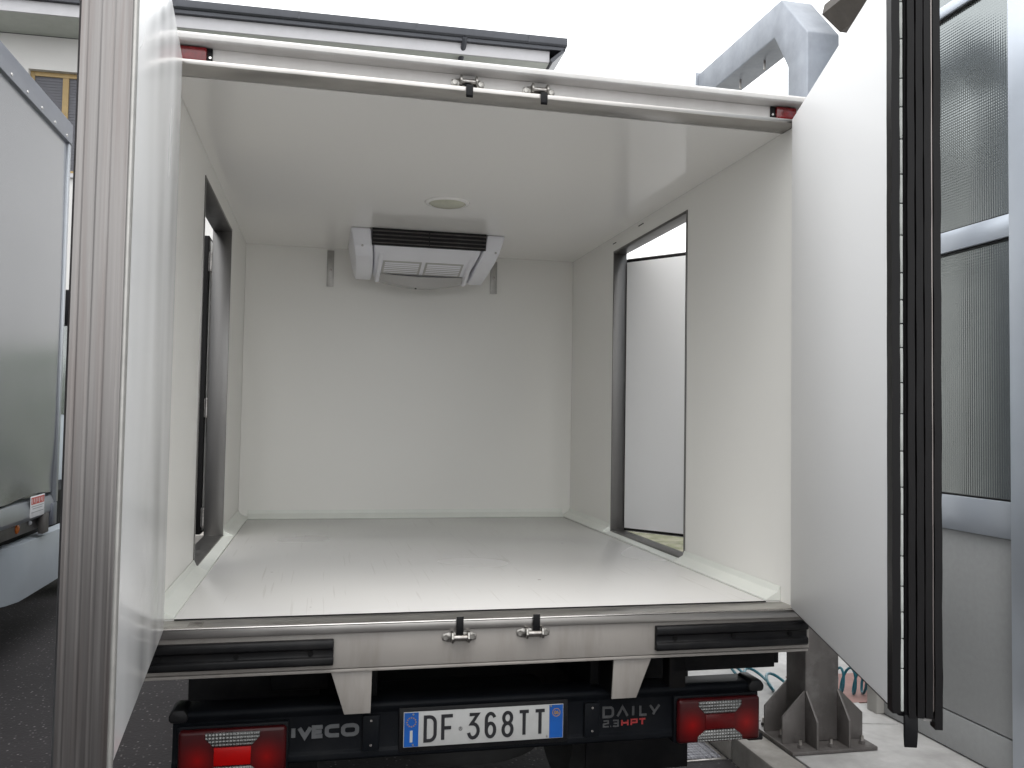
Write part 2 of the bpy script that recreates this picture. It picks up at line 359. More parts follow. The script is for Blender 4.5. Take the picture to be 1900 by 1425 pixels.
def ribbon(mb, pts, wd, y0, y1, sx, sz, ox, oz):
    """a flat stroke in the xz plane between y0 and y1"""
    P = [Vector((ox+p[0]*sx, oz+p[1]*sz)) for p in pts]
    P = [q for i, q in enumerate(P) if i == 0 or (q-P[i-1]).length > 1e-5]
    closed = (P[0]-P[-1]).length < 1e-5
    if closed: P = P[:-1]
    n = len(P); L_, R_ = [], []
    for i in range(n):
        a = P[(i-1) % n] if (closed or i > 0) else None
        b = P[(i+1) % n] if (closed or i < n-1) else None
        d1 = (P[i]-a).normalized() if a is not None else None
        d2 = (b-P[i]).normalized() if b is not None else None
        if d1 is None: d1 = d2
        if d2 is None: d2 = d1
        n1 = Vector((-d1.y, d1.x)); n2 = Vector((-d2.y, d2.x)); mt = n1+n2
        mt = mt.normalized() if mt.length > 1e-4 else n1
        k = min(1/max(mt.dot(n1), .35), 1.9)
        L_.append(P[i]+mt*wd/2*k); R_.append(P[i]-mt*wd/2*k)
    for i in range(n if closed else n-1):
        j = (i+1) % n
        q = [L_[i], L_[j], R_[j], R_[i]]
        mb.prism([(p.x, p.y) for p in q], 'y', y0, y1)
def glyph(ch, m, parent, x, z, h, wd, y, sx=None, name='character', lean=0):
    mb = MB()
    hh = h-wd; sx = (sx or hh)
    for k, st in enumerate(G[ch]):
        ribbon(mb, [(p[0]+lean*p[1], p[1]) for p in st], wd, y-.0003*k, y+.0022-.0003*k, sx, hh, x+wd/2, z+wd/2)
    return mb.build(name, m, parent)

# ------------------------------------------------------------------ ground
g = MB().box(-200, 2.40, -200, 250, -.3, 0).build('asphalt_yard', 'asphalt'); tag(g, 'dark speckled asphalt of the yard', 'ground', kind='structure')
pv = MB().box(2.525, 60, -60, 250, -.3, .118).build('pavement', 'concrete'); tag(pv, 'pale concrete pavement beside the asphalt', 'pavement', kind='structure')
y = -8.
while y < 14:
    MB().box(2.37, 2.52, y+.004, y+.996, -.25, .12+random.uniform(-.003, .003)).build('kerb_stone', 'kerb', pv, .012); y += 1.0
MB().box(3.10, 9, 1.30, 1.78, .1, .124).build('pink_paving', 'pink', pv)
MB().prism([(2.53, 1.15), (3.24, .98), (3.24, 1.30), (2.53, 1.42)], 'z', .1, .123).build('repair_strip', 'concrete', pv)
gr = thing('drain_cover', 'square chequered metal drain cover in the asphalt by the kerb', 'cover', (2.19, 1.16, 0))
bx('frame', 'steel', gr, 2.02, 2.355, 1.01, 1.31, -.05, .004)
bx('lid', 'grate', gr, 2.04, 2.335, 1.03, 1.29, -.03, .009, .002)

# ------------------------------------------------------------------ the delivery truck
W, FZ, H, LB = 2.052, .95, 2.598, 2.624
T = thing('refrigerated_truck', 'white refrigerated box truck seen from behind with both rear doors open', 'truck', (1.026, 1.2, 0))
# box shell
bx('cargo_floor', 'floor', T, .002, W-.002, .0, LB-.002, .86, FZ, .002)
def side_wall(x0, x1, oy0, oy1, oz0, oz1):
    m = MB(); y0, y1, z0, z1 = .002, LB+.07, .82, 2.688
    m.box(x0, x1, y0, oy0, z0, z1); m.box(x0, x1, oy1, y1, z0, z1)
    m.box(x0, x1, oy0, oy1, z0, oz0); m.box(x0, x1, oy0, oy1, oz1, z1); m.box(x0, x1, -.098, y0, .919, 2.5975)
    return m.build('side_wall', 'grp_wall', T)
LO = (.795, 1.80, .956, 2.508); RO = (.815, 1.815, .960, 2.516)
side_wall(-.075, 0, *LO); side_wall(W, W+.066, *RO)
bx('front_wall', 'grp_wall', T, .001, W-.001, LB, LB+.07, .82, 2.688)
bx('ceiling', 'grp_ceil', T, .001, W-.001, .001, LB-.001, H, 2.686)
bx('roof_skin', 'paint_white', T, -.085, W+.085, -.03, LB+.09, 2.690, 2.70)
# coves along the floor (chamfer strip, low at the side doors)
def cove(side, y0, y1):
    c = .056
    if side == 0: poly = [(.0015, FZ+.001), (c, FZ+.001), (c, FZ+.006), (.012, FZ+.03), (.004, FZ+.05), (.0015, FZ+.05)]
    else: poly = [(W-.0015, FZ+.001), (W-c, FZ+.001), (W-c, FZ+.006), (W-.012, FZ+.03), (W-.004, FZ+.05), (W-.0015, FZ+.05)]
    MB().prism(poly, 'y', y0, y1).build('floor_cove', 'cove', T)
for sd_, O in ((0, LO), (1, RO)):
    cove(sd_, .0, O[0]-.002); cove(sd_, O[1]+.002, LB-.003)
    a, b = ((.003, .056) if sd_ == 0 else (W-.056, W-.003))
    bx('door_sill_strip', 'cove', T, a, b, O[0]-.001, O[1]+.001, FZ+.001, FZ+.0075)
MB().prism([(LB-.0015, FZ+.001), (LB-.05, FZ+.001), (LB-.05, FZ+.006), (LB-.012, FZ+.03), (LB-.004, FZ+.05), (LB-.0015, FZ+.05)], 'x', .057, W-.057).build('floor_cove', 'cove', T)
# side door frames
def side_frame(xa, xb, O, nm):
    p = part('side_door_frame', T, ((xa+xb)/2, (O[0]+O[1])/2, O[2]))
    t = .012; y0, y1, z0, z1 = O
    bx('jamb', 'alu_jamb', p, xa, xb, y0-.002, y0+t, z0-.004, z1+.002, .002); bx('jamb', 'alu_jamb', p, xa, xb, y1-t, y1+.002, z0-.004, z1+.002, .002)
    bx('head', 'alu_jamb', p, xa+.001, xb-.001, y0+t, y1-t, z1-t, z1+.002, .002); bx('threshold', 'alu_jamb', p, xa+.001, xb-.001, y0+t, y1-t, z0-.004, z0+.006, .002)
    # inner lip
    xi = xb if nm == 'L' else xa; s_ = 1 if nm == 'L' else -1
    a, b = sorted((xi-.001*s_, xi+.004*s_))
    return p
side_frame(-.088, .004, LO, 'L'); side_frame(W-.004, W+.072, RO, 'R')

# right side door, standing ajar outside the opening
th = math.radians(37.8); dd = Vector((math.sin(th), -math.cos(th), 0)); dn = Vector((math.cos(th), math.sin(th), 0)); h0 = Vector((2.112, 1.806, 0))
TD = lambda p: h0 + dd*p.x + dn*p.y + Vector((0, 0, p.z))
p = part('side_door', T, (2.128, 1.8, .96)); p['label'] = 'white side door standing ajar, seen through the right side opening'
MB(TD).box(.015, .965, 0, .02, .978, 2.455).build('inner_panel', 'door_matte', p, .002)
MB(TD).box(.0, .98, .012, .045, .962, 2.475).build('gasket', 'gasket', p, .004)
MB(TD).box(-.01, 1.0, .04, .075, .955, 2.485).build('outer_skin', 'paint_white', p, .003)
for z in (1.2, 1.7, 2.25): MB(TD).cyl((-.012, .06, z-.05), (-.012, .06, z+.05), .012).build('hinge', 'steel', p, smooth=True)
# left side door, folded right back along the wall outside
p = part('side_door', T, (-.1, 1.83, .96)); p['label'] = 'side door folded back, only its black edge seen through the left side opening'
bx('outer_skin', 'paint_white', p, -.185, -.165, 1.832, 2.83, .955, 2.485, .003)
bx('gasket', 'gasket', p, -.168, -.106, 1.822, 2.82, .962, 2.475, .006)
bx('inner_panel', 'door_white', p, -.110, -.1025, 1.86, 2.80, .978, 2.455, .002)
for z in (1.05, 1.6, 2.34):
    q = MB().cyl((-.094, 1.812, z-.05), (-.094, 1.812, z+.05), .011).box(-.106, -.10, 1.812, 1.85, z-.045, z+.045).build('hinge', 'steel', p)

# rear frame: sill, apron, posts, header
bx('sill_plate', 'alu', T, -.03, W+.03, -.111, -.003, .917, .9475, .003)
MB().tube([(-.03, -.1115, .9455), (W+.03, -.1115, .9455)], .0035, 8).build('sill_nosing', 'chrome', T, smooth=True)
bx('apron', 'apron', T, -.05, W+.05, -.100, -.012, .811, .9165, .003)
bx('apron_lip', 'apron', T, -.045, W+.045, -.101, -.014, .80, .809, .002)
for a, b in ((-.085, -.076), (W+.067, W+.076)): bx('corner_trim', 'alu_v', T, a, b, -.100, .02, .92, 2.66, .002)
bx('header_profile', 'alu', T, -.03, W+.03, -.104, -.002, H+.0005, 2.614, .003)
bx('header_panel', 'paint_white', T, -.06, W+.06, -.058, -.003, 2.6145, 2.668)
MB().prism([(-.003, 2.6685), (-.104, 2.6685), (-.112, 2.674), (-.112, 2.688), (-.104, 2.696), (-.003, 2.699)], 'x', -.085, W+.085).build('header_rail', 'paint_white', T, .002)
bx('floor_edge_bead', 'gasket', T, .058, W-.058, -.0028, -.0002, .9, .9508)
# worn patches screwed on the sill and header: cover plates
bx('cover_plate', 'steel', T, .108, .148, -.090, -.035, .9474, .949)
# markers in the header
for x0, x1, bxp in ((.012, .110, .119), (1.985, 2.062, 1.976)):
    p = part('marker_lamp', T, ((x0+x1)/2, -.06, 2.64))
    bx('base', 'black_rubber', p, min(x0, bxp)-.006, max(x1, bxp)+.006, -.066, -.0585, 2.616, 2.667, .002)
    bx('lens', 'marker_red', p, x0, x1, -.080, -.0665, 2.619, 2.664, .005)
    MB().cyl((bxp, -.070, 2.637), (bxp, -.066, 2.637), .004).build('screw', 'chrome', p)
# keepers
def keeper(xc, zc, y, updown):
    p = part('door_keeper', T, (xc, y, zc)); s_ = updown
    m = MB(); m.prism([(xc-.035, zc-.014), (xc+.035, zc-.014), (xc+.052, zc-.009), (xc+.054, zc), (xc+.052, zc+.009), (xc+.035, zc+.014), (xc-.035, zc+.014), (xc-.052, zc+.009), (xc-.054, zc), (xc-.052, zc-.009)], 'y', y-.004, y)
    m.build('base_plate', 'keeper', p, .001)
    for dx in (-.042, .042): MB().cyl((xc+dx, y-.009, zc), (xc+dx, y-.003, zc), .0085, 8).build('rivet', 'keeper', p)
    for dx in (-.024, .026): MB().prism([(y-.003, zc-.015), (y-.028, zc-.013), (y-.034, zc), (y-.028, zc+.018), (y-.003, zc+.018)], 'x', xc+dx-.0035, xc+dx+.0035).build('lug', 'keeper', p, .001)
    MB().cyl((xc-.024, y-.018, zc+.001), (xc+.026, y-.018, zc+.001), .008).build('pin', 'steel', p, smooth=True)
    # hook that reaches over the sill nose / header lip
    hx = xc-.012 if xc < 1.1 else xc-.004
    if s_ > 0: m = MB().prism([(y-.006, zc+.004), (-.1155, .915), (-.1155, .957), (-.121, .958), (-.121, .912), (y-.014, zc+.002)], 'x', hx, hx+.022)
    else: m = MB().prism([(y-.006, zc-.004), (y-.02, zc-.008), (-.113, 2.617), (-.112, 2.585), (-.107, 2.578), (-.1055, 2.617)], 'x', hx, hx+.022)
    m.build('hook', 'black_rubber', p, .001)
keeper(.905, .893, -.1005, 1); keeper(1.139, .898, -.1005, 1)
keeper(.905, 2.640, -.0585, -1); keeper(1.140, 2.637, -.0585, -1)
# rubber buffers
def buffer(x0, x1, z0, z1, lug):
    p = part('rubber_buffer', T, ((x0+x1)/2, -.12, z0)); h = z1-z0
    prof = [(-.1005, z0), (-.118, z0), (-.124, z0+.006), (-.124, z0+h*.30), (-.114, z0+h*.36), (-.114, z0+h*.62), (-.126, z0+h*.68), (-.126, z1-.008), (-.120, z1), (-.1005, z1)]
    MB().prism(prof, 'x', x0, x1).build('rail', 'black_rubber', p, .003)
    for k in range(3):
        xx = x0+(x1-x0)*(.12+.38*k)
        MB().cyl((xx, -.118, z0+h*.49), (xx, -.112, z0+h*.49), .008).build('screw', 'black', p)
buffer(-.03, .526, .826, .902, 0); buffer(1.545, 2.085, .826, .905, 0)
# white bracket plates under the apron
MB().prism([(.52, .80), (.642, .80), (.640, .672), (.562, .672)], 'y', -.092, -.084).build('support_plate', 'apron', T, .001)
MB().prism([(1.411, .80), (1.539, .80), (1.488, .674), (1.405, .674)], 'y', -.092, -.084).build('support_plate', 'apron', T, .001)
bx('support_beam', 'black', T, .57, .64, -.083, .4, .68, .805); bx('support_beam', 'black', T, 1.41, 1.48, -.083, .4, .68, .805)

# bumper
p = part('rear_bumper', T, (1.02, 0, .5)); BX0, BX1 = .062, 1.972
MB().prism([(.10, .498), (.012, .498), (.003, .506), (.003, .524), (.0105, .530), (.0105, .640), (.003, .648), (-.004, .662), (.002, .672), (.018, .676), (.10, .676)], 'x', BX0, BX1).build('beam', 'bumper', p, .003)
for xa, xb in ((BX0-.010, BX0+.045), (BX1-.045, BX1+.012)):
    MB().prism([(xa, .655), (xa+.006, .645), (xb-.006, .645), (xb, .655), (xb, .668), (xb-.012, .684), (xa+.012, .684), (xa, .668)], 'y', -.012, .09).build('corner_cap', 'black_rubber', p, .006)
    bx('foot_cap', 'black_rubber', p, xa, xb, -.008, .07, .478, .500, .006)
bx('plate_holder', 'black_rubber', p, .735, 1.285, -.003, .010, .515, .652, .003)
for xa in (.622, 1.343):
    bx('mounting_pad', 'bumper', p, xa, xa+.052, -.004, .010, .525, .635, .003)
    for z in (.545, .620): MB().cyl((xa+.026, -.007, z), (xa+.026, -.003, z), .004).build('screw', 'chrome', p)
# letters on the bumper
p = part('maker_lettering', T, (.5, .0, .57))
for ch, x, sx in (('I', .407, .03), ('V', .4245, .040), ('E', .468, .043), ('C', .5075, .050), ('O', .556, .050)):
    glyph(ch, 'letter_grey', p, x, .571, .040, .0122, .0075, sx, 'letter')
p = part('model_lettering', T, (1.5, 0, .55))
for ch, x, sx in (('d', 1.408, .034), ('A', 1.457, .034), ('I', 1.512, .03), ('L', 1.537, .030), ('Y', 1.572, .036)):
    glyph(ch, 'letter_dim', p, x, .579, .038, .0078, .0078, sx, 'letter')
for ch, x, sx in (('2', 1.410, .022), ('.', 1.434, .022), ('e', 1.443, .024)): glyph(ch, 'letter_dim', p, x, .549, .023, .0045, .0078, sx, 'letter')
for ch, x, sx in (('H', 1.474, .026), ('P', 1.507, .028), ('t', 1.535, .024)): glyph(ch, 'letter_red', p, x, .549, .023, .0052, .0078, sx, 'letter')
# number plate
p = part('number_plate', T, (1.01, -.005, .53)); PX, PZ = .749, .5305
bx('plate', 'plate_white', p, PX, PX+.52, -.0065, -.0035, PZ, PZ+.109, .001)
bx('blue_band', 'plate_blue', p, PX+.002, PX+.047, -.0078, -.0060, PZ+.002, PZ+.107); bx('blue_band', 'plate_blue', p, PX+.473, PX+.518, -.0078, -.0060, PZ+.002, PZ+.107)
for ch, x, wch in (('D', .063, .042), ('F', .119, .042), ('3', .203, .041), ('6', .259, .038), ('8', .314, .040), ('T', .368, .041), ('T', .421, .041)):
    gw = {'D': .5, 'F': .5, '3': .5, '6': .48, '8': .5, 'T': .52}[ch]
    glyph(ch, 'plate_ink', p, PX+x, PZ+.0125, .084, .0105, -.0085, (wch-.0105)/gw)
bx('country_letter', 'plate_white', p, PX+.020, PX+.0285, -.0088, -.0076, PZ+.016, PZ+.052)
for k in range(12):
    a = k*math.pi/6; cx_, cz_ = PX+.0245+.014*math.cos(a), PZ+.078+.014*math.sin(a)
    MB().prism([(cx_+(.0032 if i % 2 == 0 else .0013)*math.sin(i*math.pi/5), cz_+(.0032 if i % 2 == 0 else .0013)*math.cos(i*math.pi/5)) for i in range(10)], 'y', -.0086, -.0076).build('star', 'plate_gold', p)
m = MB(); ribbon(m, arc(0, 0, 1, 1, 0, 360, 24), .0018, -.0087, -.0076, .0125, .0125, PX+.496, PZ+.083); m.build('year_ring', 'plate_gold', p)
m = MB(); ribbon(m, arc(0, 0, 1, 1, 0, 360, 12), .0022, -.0092, -.0086, .0026, .005, PX+.4925, PZ+.083); m.build('year_digit', 'plate_gold', p)
m = MB(); ribbon(m, arc(0, -.4, 1, .6, 0, 360, 12), .002, -.0092, -.0086, .0026, .005, PX+.5, PZ+.083); ribbon(m, [(-1, -.4), (-.8, .4), (.2, 1)], .002, -.0092, -.0086, .0026, .005, PX+.5, PZ+.083); m.build('year_digit', 'plate_gold', p)
m = MB(); ribbon(m, arc(0, 0, 1, 1, 0, 360, 12), .0012, -.0078, -.0066, .0055, .0055, PX+.181, PZ+.049); ribbon(m, [(-.5, -.5), (0, .5), (.5, -.4)], .0014, -.0078, -.0066, .0055, .0055, PX+.181, PZ+.049); m.build('emblem', 'plate_ink', p)
for xx, zz in ((.030, .008), (.030, .102), (.465, .008), (.478, .104)): MB().cyl((PX+xx, -.0095, PZ+zz), (PX+xx, -.007, PZ+zz), .003, 10).build('rivet', 'steel', p)
# tail lamps
def tail_lamp(x0, x1, z0, z1, flip):
    p = part('tail_lamp', T, ((x0+x1)/2, -.02, z0)); xc, zc = (x0+x1)/2, (z0+z1)/2; h = z1-z0
    bx('housing', 'bumper', p, x0-.006, x1+.006, -.008, .06, z0-.006, z1+.006, .006)
    MB().box(x0, x1, -.034, -.006, z0, z1).build('red_lens', 'lens_red', p, .012, 4)
    MB().prism([(xc-.078, z1-.008), (xc+.078, z1-.008), (xc+.078, z1-.024), (xc+.056, z1-.048), (xc-.056, z1-.048), (xc-.078, z1-.024)], 'y', -.0375, -.02).build('clear_lens', 'lens_clear', p, .002)
    MB().prism([(xc-.082, z0+.006), (xc+.082, z0+.006), (xc+.080, z0+.022), (xc+.054, z0+.042), (xc-.054, z0+.042), (xc-.080, z0+.022)], 'y', -.0375, -.02).build('clear_lens', 'lens_clear', p, .002)
    bx('reflector', 'red_dim' if flip else 'red_reflex', p, xc-.053, xc+.053, -.0372, -.02, z0+.046, z1-.052, .002)
tail_lamp(.084, .394, .477, .628, 0); tail_lamp(1.660, 1.958, .492, .638, 1)
# chassis and underbody
for a in (.60, 1.38): bx('chassis_rail', 'black', T, a, a+.07, .06, 6.4, .62, .80, .004)
for yy in (.3, 1.0, 1.7, 2.4): bx('cross_member', 'black', T, .0, W, yy, yy+.06, .80, .858)
bx('underfloor', 'black', T, -.02, W+.02, .02, LB+.05, .81, .857)
for a, b in ((.045, .49), (1.49, 1.905)): bx('mud_flap', 'black_rubber', T, a, b, .44, .455, .22, .80, .003)
bx('guard_bar', 'black', T, 1.655, 2.030, .0, .05, .722, .776, .004); bx('guard_bracket', 'black', T, 1.64, 1.70, .0, .06, .66, .805, .004); bx('guard_end', 'black', T, 2.0295, 2.046, .002, .048, .735, .775, .003)
def wheel(xc, yc, r, wd, nm, parent):
    p = part(nm, parent, (xc, yc, r))
    pr = [(r*.60, -wd/2), (r*.92, -wd/2), (r*.985, -wd*.38), (r, -wd*.25), (r, wd*.25), (r*.985, wd*.38), (r*.92, wd/2), (r*.60, wd/2)]
    MB().lathe(pr, (xc, yc, r), 'x', 36).build('tyre', 'tyre', p, smooth=True)
    MB().lathe([(r*.61, -wd*.42), (r*.55, -wd*.2), (r*.2, -.02), (r*.2, .02), (r*.55, wd*.2), (r*.61, wd*.42)], (xc, yc, r), 'x', 28).build('rim', 'steel', p, smooth=True)
for xc in (.15, .38, 1.60, 1.83): wheel(xc, .95, .345, .20, 'rear_wheel', T)
bx('axle', 'black', T, .25, 1.72, .90, 1.0, .29, .40, .02); MB().lathe([(.02, -.13), (.15, -.09), (.17, 0), (.15, .09), (.02, .13)], (.985, .95, .36), 'y', 20).build('differential', 'black', T, smooth=True)
pr_ = [(.19, -.09), (.30, -.09), (.33, -.05), (.335, 0), (.33, .05), (.30, .09), (.19, .09)]
q = MB().lathe(pr_, (1.0, .42, .50), 'z', 32).build('spare_wheel', 'tyre', T, smooth=True)
bx('underbody_shade_sheet', 'black', T, .48, 1.52, .50, .51, .50, .806)  # added black sheet, stands in for shade in the gap under the box
bx('battery_box', 'black', T, .33, .52, .2, .42, .66, .80, .01)
for xc in (.05, 2.0): wheel(xc, 5.2, .345, .21, 'front_wheel', T)
# cab ahead of the box
p = part('cab', T, (1.026, 4.2, .5))
MB().prism([(2.80, .45), (5.6, .45), (6.0, .7), (6.0, 1.15), (5.15, 1.35), (4.55, 2.25), (2.9, 2.3), (2.80, 2.2)], 'x', .06, 1.99).build('body', 'truck_white', p, .03, 3)
MB().prism([(5.12, 1.40), (4.57, 2.18), (4.60, 2.20), (5.16, 1.41)], 'x', .16, 1.89).build('windscreen', 'pane', p)

# ---- evaporator unit under the ceiling
E_ = part('evaporator_unit', T, (1.03, 2.2, 2.4)); E_['label'] = 'white evaporator unit with black air grille under the ceiling'
CZ = H-.001
yp = [(1.972, CZ), (1.985, 2.508), (2.03, 2.470), (2.30, 2.402), (2.38, 2.395), (2.48, 2.45), (2.48, CZ)]
def tap(xt, xb): return lambda z: xb+(xt-xb)*max(0, min(1, (z-2.39)/(CZ-2.39)))
def loft(xa_t, xa_b, xb_t, xb_b, prof):
    a = tap(xa_t, xa_b); b = tap(xb_t, xb_b); n = len(prof)
    vs_ = [(a(z), y_, z) for y_, z in prof] + [(b(z), y_, z) for y_, z in prof]
    fs = [tuple(range(n)), tuple(range(2*n-1, n-1, -1))] + [(i, i+n, (i+1) % n+n, (i+1) % n) for i in range(n)]
    return MB().add(vs_, fs)
loft(.712, .752, 1.352, 1.290, yp).build('casing', 'evap_white', E_, .006, 3)
ck = [(1.962, CZ), (1.972, 2.50), (2.02, 2.45), (2.20, 2.395), (2.34, 2.372), (2.40, 2.39), (2.50, 2.46), (2.50, CZ)]
loft(.600, .640, .709, .735, ck).build('end_cheek', 'evap_white', E_, .010, 3)
loft(1.355, 1.307, 1.458, 1.395, ck).build('end_cheek', 'evap_white', E_, .010, 3)
MB().prism([(1.952, CZ), (1.9715, CZ), (1.984, 2.508), (1.966, 2.508)], 'x', .716, 1.348).build('grille_backing', 'gasket', E_)
for k in range(4):
    z = CZ-.012-k*.021; yy = 1.951+.004*k
    MB().prism([(yy-.004, z), (yy+.010, z-.006), (yy+.010, z-.009), (yy-.004, z-.003)], 'x', .718, 1.346).build('grille_slat', 'galv_dark', E_)
bx('grille_post', 'bumper', E_, 1.026, 1.030, 1.945, 1.958, 2.512, CZ-.002)
for a, b in ((.800, .995), (1.04, 1.235)):
    q = MB(); 
    for k in range(6):
        y0 = 2.13+.024*k; z0 = 2.470-(y0-2.03)*.252
        MB().prism([(y0, z0-.001), (y0+.014, z0-.007), (y0+.018, z0-.006), (y0+.016, z0+.002)], 'x', a, b).build('louvre', 'evap_white', E_)
    MB().prism([(2.11, 2.4505), (2.282, 2.4055), (2.282, 2.404), (2.11, 2.4490)], 'x', a-.012, b+.012).build('louvre_tray', 'evap_grey', E_)
for a in (.752, 1.265): loft(a, a+.004, a+.03, a+.028, [(2.02, 2.474), (2.30, 2.36), (2.36, 2.362), (2.38, 2.40), (2.3, 2.42), (2.02, 2.49)]).build('corner_rib', 'evap_white', E_, .008, 3)
vsx = []; n_ = 14
for i in range(n_+1):
    t_ = i/n_; x_ = .775+.495*t_; sg = .030*(1-(2*t_-1)**2)
    sg *= 1.25; vsx += [(x_, 2.283, 2.404-sg*.25), (x_, 2.325, 2.374-sg), (x_, 2.40, 2.374-sg), (x_, 2.46, 2.42-sg*.4)]
fs = [(i*4+k, i*4+k+1, i*4+k+5, i*4+k+4) for i in range(n_) for k in range(3)]
MB().add(vsx, fs).build('drip_pan', 'evap_grey', E_, smooth=True)
MB().tube([(1.005, 2.35, 2.365), (1.0, 2.352, 2.345), (.998, 2.356, 2.332)], .006, 8).build('drain_spout', 'gasket', E_, smooth=True)
for xx, zz in ((.665, 2.50), (1.405, 2.50)): MB().cyl((xx, 1.966, zz), (xx, 1.974, zz), .006).build('screw', 'evap_grey', E_)
# brackets on the front wall
for x0, x1, z0, z1 in ((.480, .522, 2.362, 2.585), (1.500, 1.544, 2.366, 2.572)):
    p = part('wall_bracket', T, ((x0+x1)/2, LB, z0))
    bx('strip', 'bracket', p, x0, x1, LB-.006, LB-.0005, z0, z1, .001)
    MB().cyl(((x0+x1)/2, LB-.014, z0+.1), ((x0+x1)/2, LB-.005, z0+.1), .010, 8).build('bolt', 'steel', p)
# ceiling lamp
p = part('ceiling_lamp', T, (1.034, 1.30, H))
MB().lathe([(.108, 0), (.106, -.006), (.098, -.009), (.088, -.009), (.088, 0)], (1.034, 1.30, H-.0005), 'z', 40).build('rim', 'grp_ceil', p, smooth=True)
MB().lathe([(.088, -.004), (.08, -.012), (.05, -.020), (.01, -.023)], (1.034, 1.30, H-.0005), 'z', 40).build('lens', 'lamp_glass', p, smooth=True)
# scuffs where the panel gel-coat has chipped, beside the right opening
for x_, y_, z_, l in ((2.0495, 1.36, 2.575, .07), (2.0495, 1.78, 2.56, .05)): bx('chip', 'gasket', T, x_, W+.0006-.0035+.0032, y_, y_+l, z_, z_+.004)

# ---- rear doors
def rear_door(hx, hy, u, n, label):
    u = Vector((*u, 0)).normalized(); n = Vector((*n, 0)).normalized(); h = Vector((hx, hy, 0))
    p = part('rear_door', T, (hx, hy, .93)); p['label'] = label
    return p, (lambda q: h + u*q.x + n*q.y + Vector((0, 0, q.z)))
p, TR = rear_door(2.118, -.142, (-.316, -.949), (-.949, .316), 'right rear door with black rubber sealing lips on its free edge')
MB(TR).box(.006, 1.008, .085, .1, .951, 2.608).build('inner_panel', 'door_matte', p, .004)
MB(TR).box(.0, 1.018, .03, .0855, .931, 2.632).build('inner_gasket', 'gasket', p, .008, 3)
MB(TR).box(-.02, 1.012, .0, .0295, .922, 2.64).build('outer_skin', 'paint_white', p, .003)
# free edge, from inside to outside: lip, pale foam strip in lengths, ribbed seal, outer lip
def wavy(u0, u1, n0, n1, z0, z1, amp, ph, name, m_):
    nz = 46; vs_ = []; fs = []
    for i in range(nz+1):
        z = z0+(z1-z0)*i/nz; o = amp*math.sin(i*.9+ph)+amp*.6*math.sin(i*2.3+ph*2)
        vs_ += [(u0, n0+o*.3, z), (u1, n0+o, z), (u1+abs(o)*.4, (n0+n1)/2+o, z), (u1, n1+o, z), (u0, n1+o*.3, z)]
    for i in range(nz):
        for k in range(5): fs.append((i*5+k, i*5+(k+1) % 5, i*5+5+(k+1) % 5, i*5+5+k))
    fs.append((0, 1, 2, 3, 4)); fs.append(tuple(nz*5+k for k in (4, 3, 2, 1, 0)))
    MB(TR).add(vs_, fs).build(name, m_, p, smooth=True)
wavy(1.00, 1.034, .083, .1005, .943, 2.615, .0006, 0, 'inner_lip', 'gasket')
z = .945
while z < 2.6:
    l = random.uniform(.05, .10)
    MB(TR).box(1.012, 1.026, .0740, .0810, z, min(z+l-.002, 2.612)).build('foam_strip', 'foam', p, .002); z += l
for a in (.058, .040, .0225): wavy(1.008, 1.034, a-.006, a+.0085, .935, 2.62, .0004, a*100, 'seal_rib', 'gasket')
MB(TR).box(1.004, 1.022, .010, .070, .938, 2.618).build('seal_base', 'gasket', p)
MB(TR).box(1.022, 1.031, .0135, .0155, .95, 2.61).build('seal_edge', 'alu_v', p)
wavy(1.002, 1.033, -.004, .0115, .912, 2.632, .0006, 2, 'outer_lip', 'gasket')
MB(TR).prism([(1.02, .939), (1.03, .939), (1.03, .90), (1.026, .875), (1.024, .868), (1.02, .895)], 'y', .046, .074).build('seal_tail', 'black_rubber', p, .002)
for z in (1.1, 1.75, 2.45): MB(TR).cyl((-.02, .012, z-.05), (-.02, .012, z+.05), .014).build('hinge', 'steel', p, smooth=True)

p, TL = rear_door(-.052, -.118, (.083, -.9966), (.9966, .083), 'left rear door edge-on, grooved aluminium free edge and glossy white inside')
MB(TL).box(.004, .998, .05, .1, .944, 2.612).build('inner_panel', 'door_white', p, .005, 3)
MB(TL).box(.0, 1.0, .0145, .0495, .935, 2.62).build('core', 'gasket', p)
MB(TL).box(-.02, .9995, .0055, .014, .922, 2.64).build('outer_skin', 'paint_white', p, .002)
n0, n1 = .0045, .1015; wn = n1-n0
prof = [(1.0005, n0), (1.012, n0), (1.0155, n0+.004)]
for fr in (.14, .36, .59, .86):
    c = n0+wn*fr; prof += [(1.0155, c-.004), (1.0149, c-.001), (1.0149, c+.001), (1.0155, c+.004)]
prof += [(1.0155, n1-.012), (1.0140, n1-.006), (1.010, n1-.0012), (1.006, n1), (1.0005, n1)]
MB(TL).prism(prof, 'z', .93, 2.63).build('edge_profile', 'alu_edge', p)
MB(TL).tube([(1.0105, .0965, .931), (1.0105, .0965, 2.629)], .0062, 12).build('edge_bead', 'bracket', p, smooth=True)
for z in (1.1, 1.75, 2.45): MB(TL).cyl((-.02, .0, z-.05), (-.02, .0, z+.05), .014).build('hinge', 'steel', p, smooth=True)

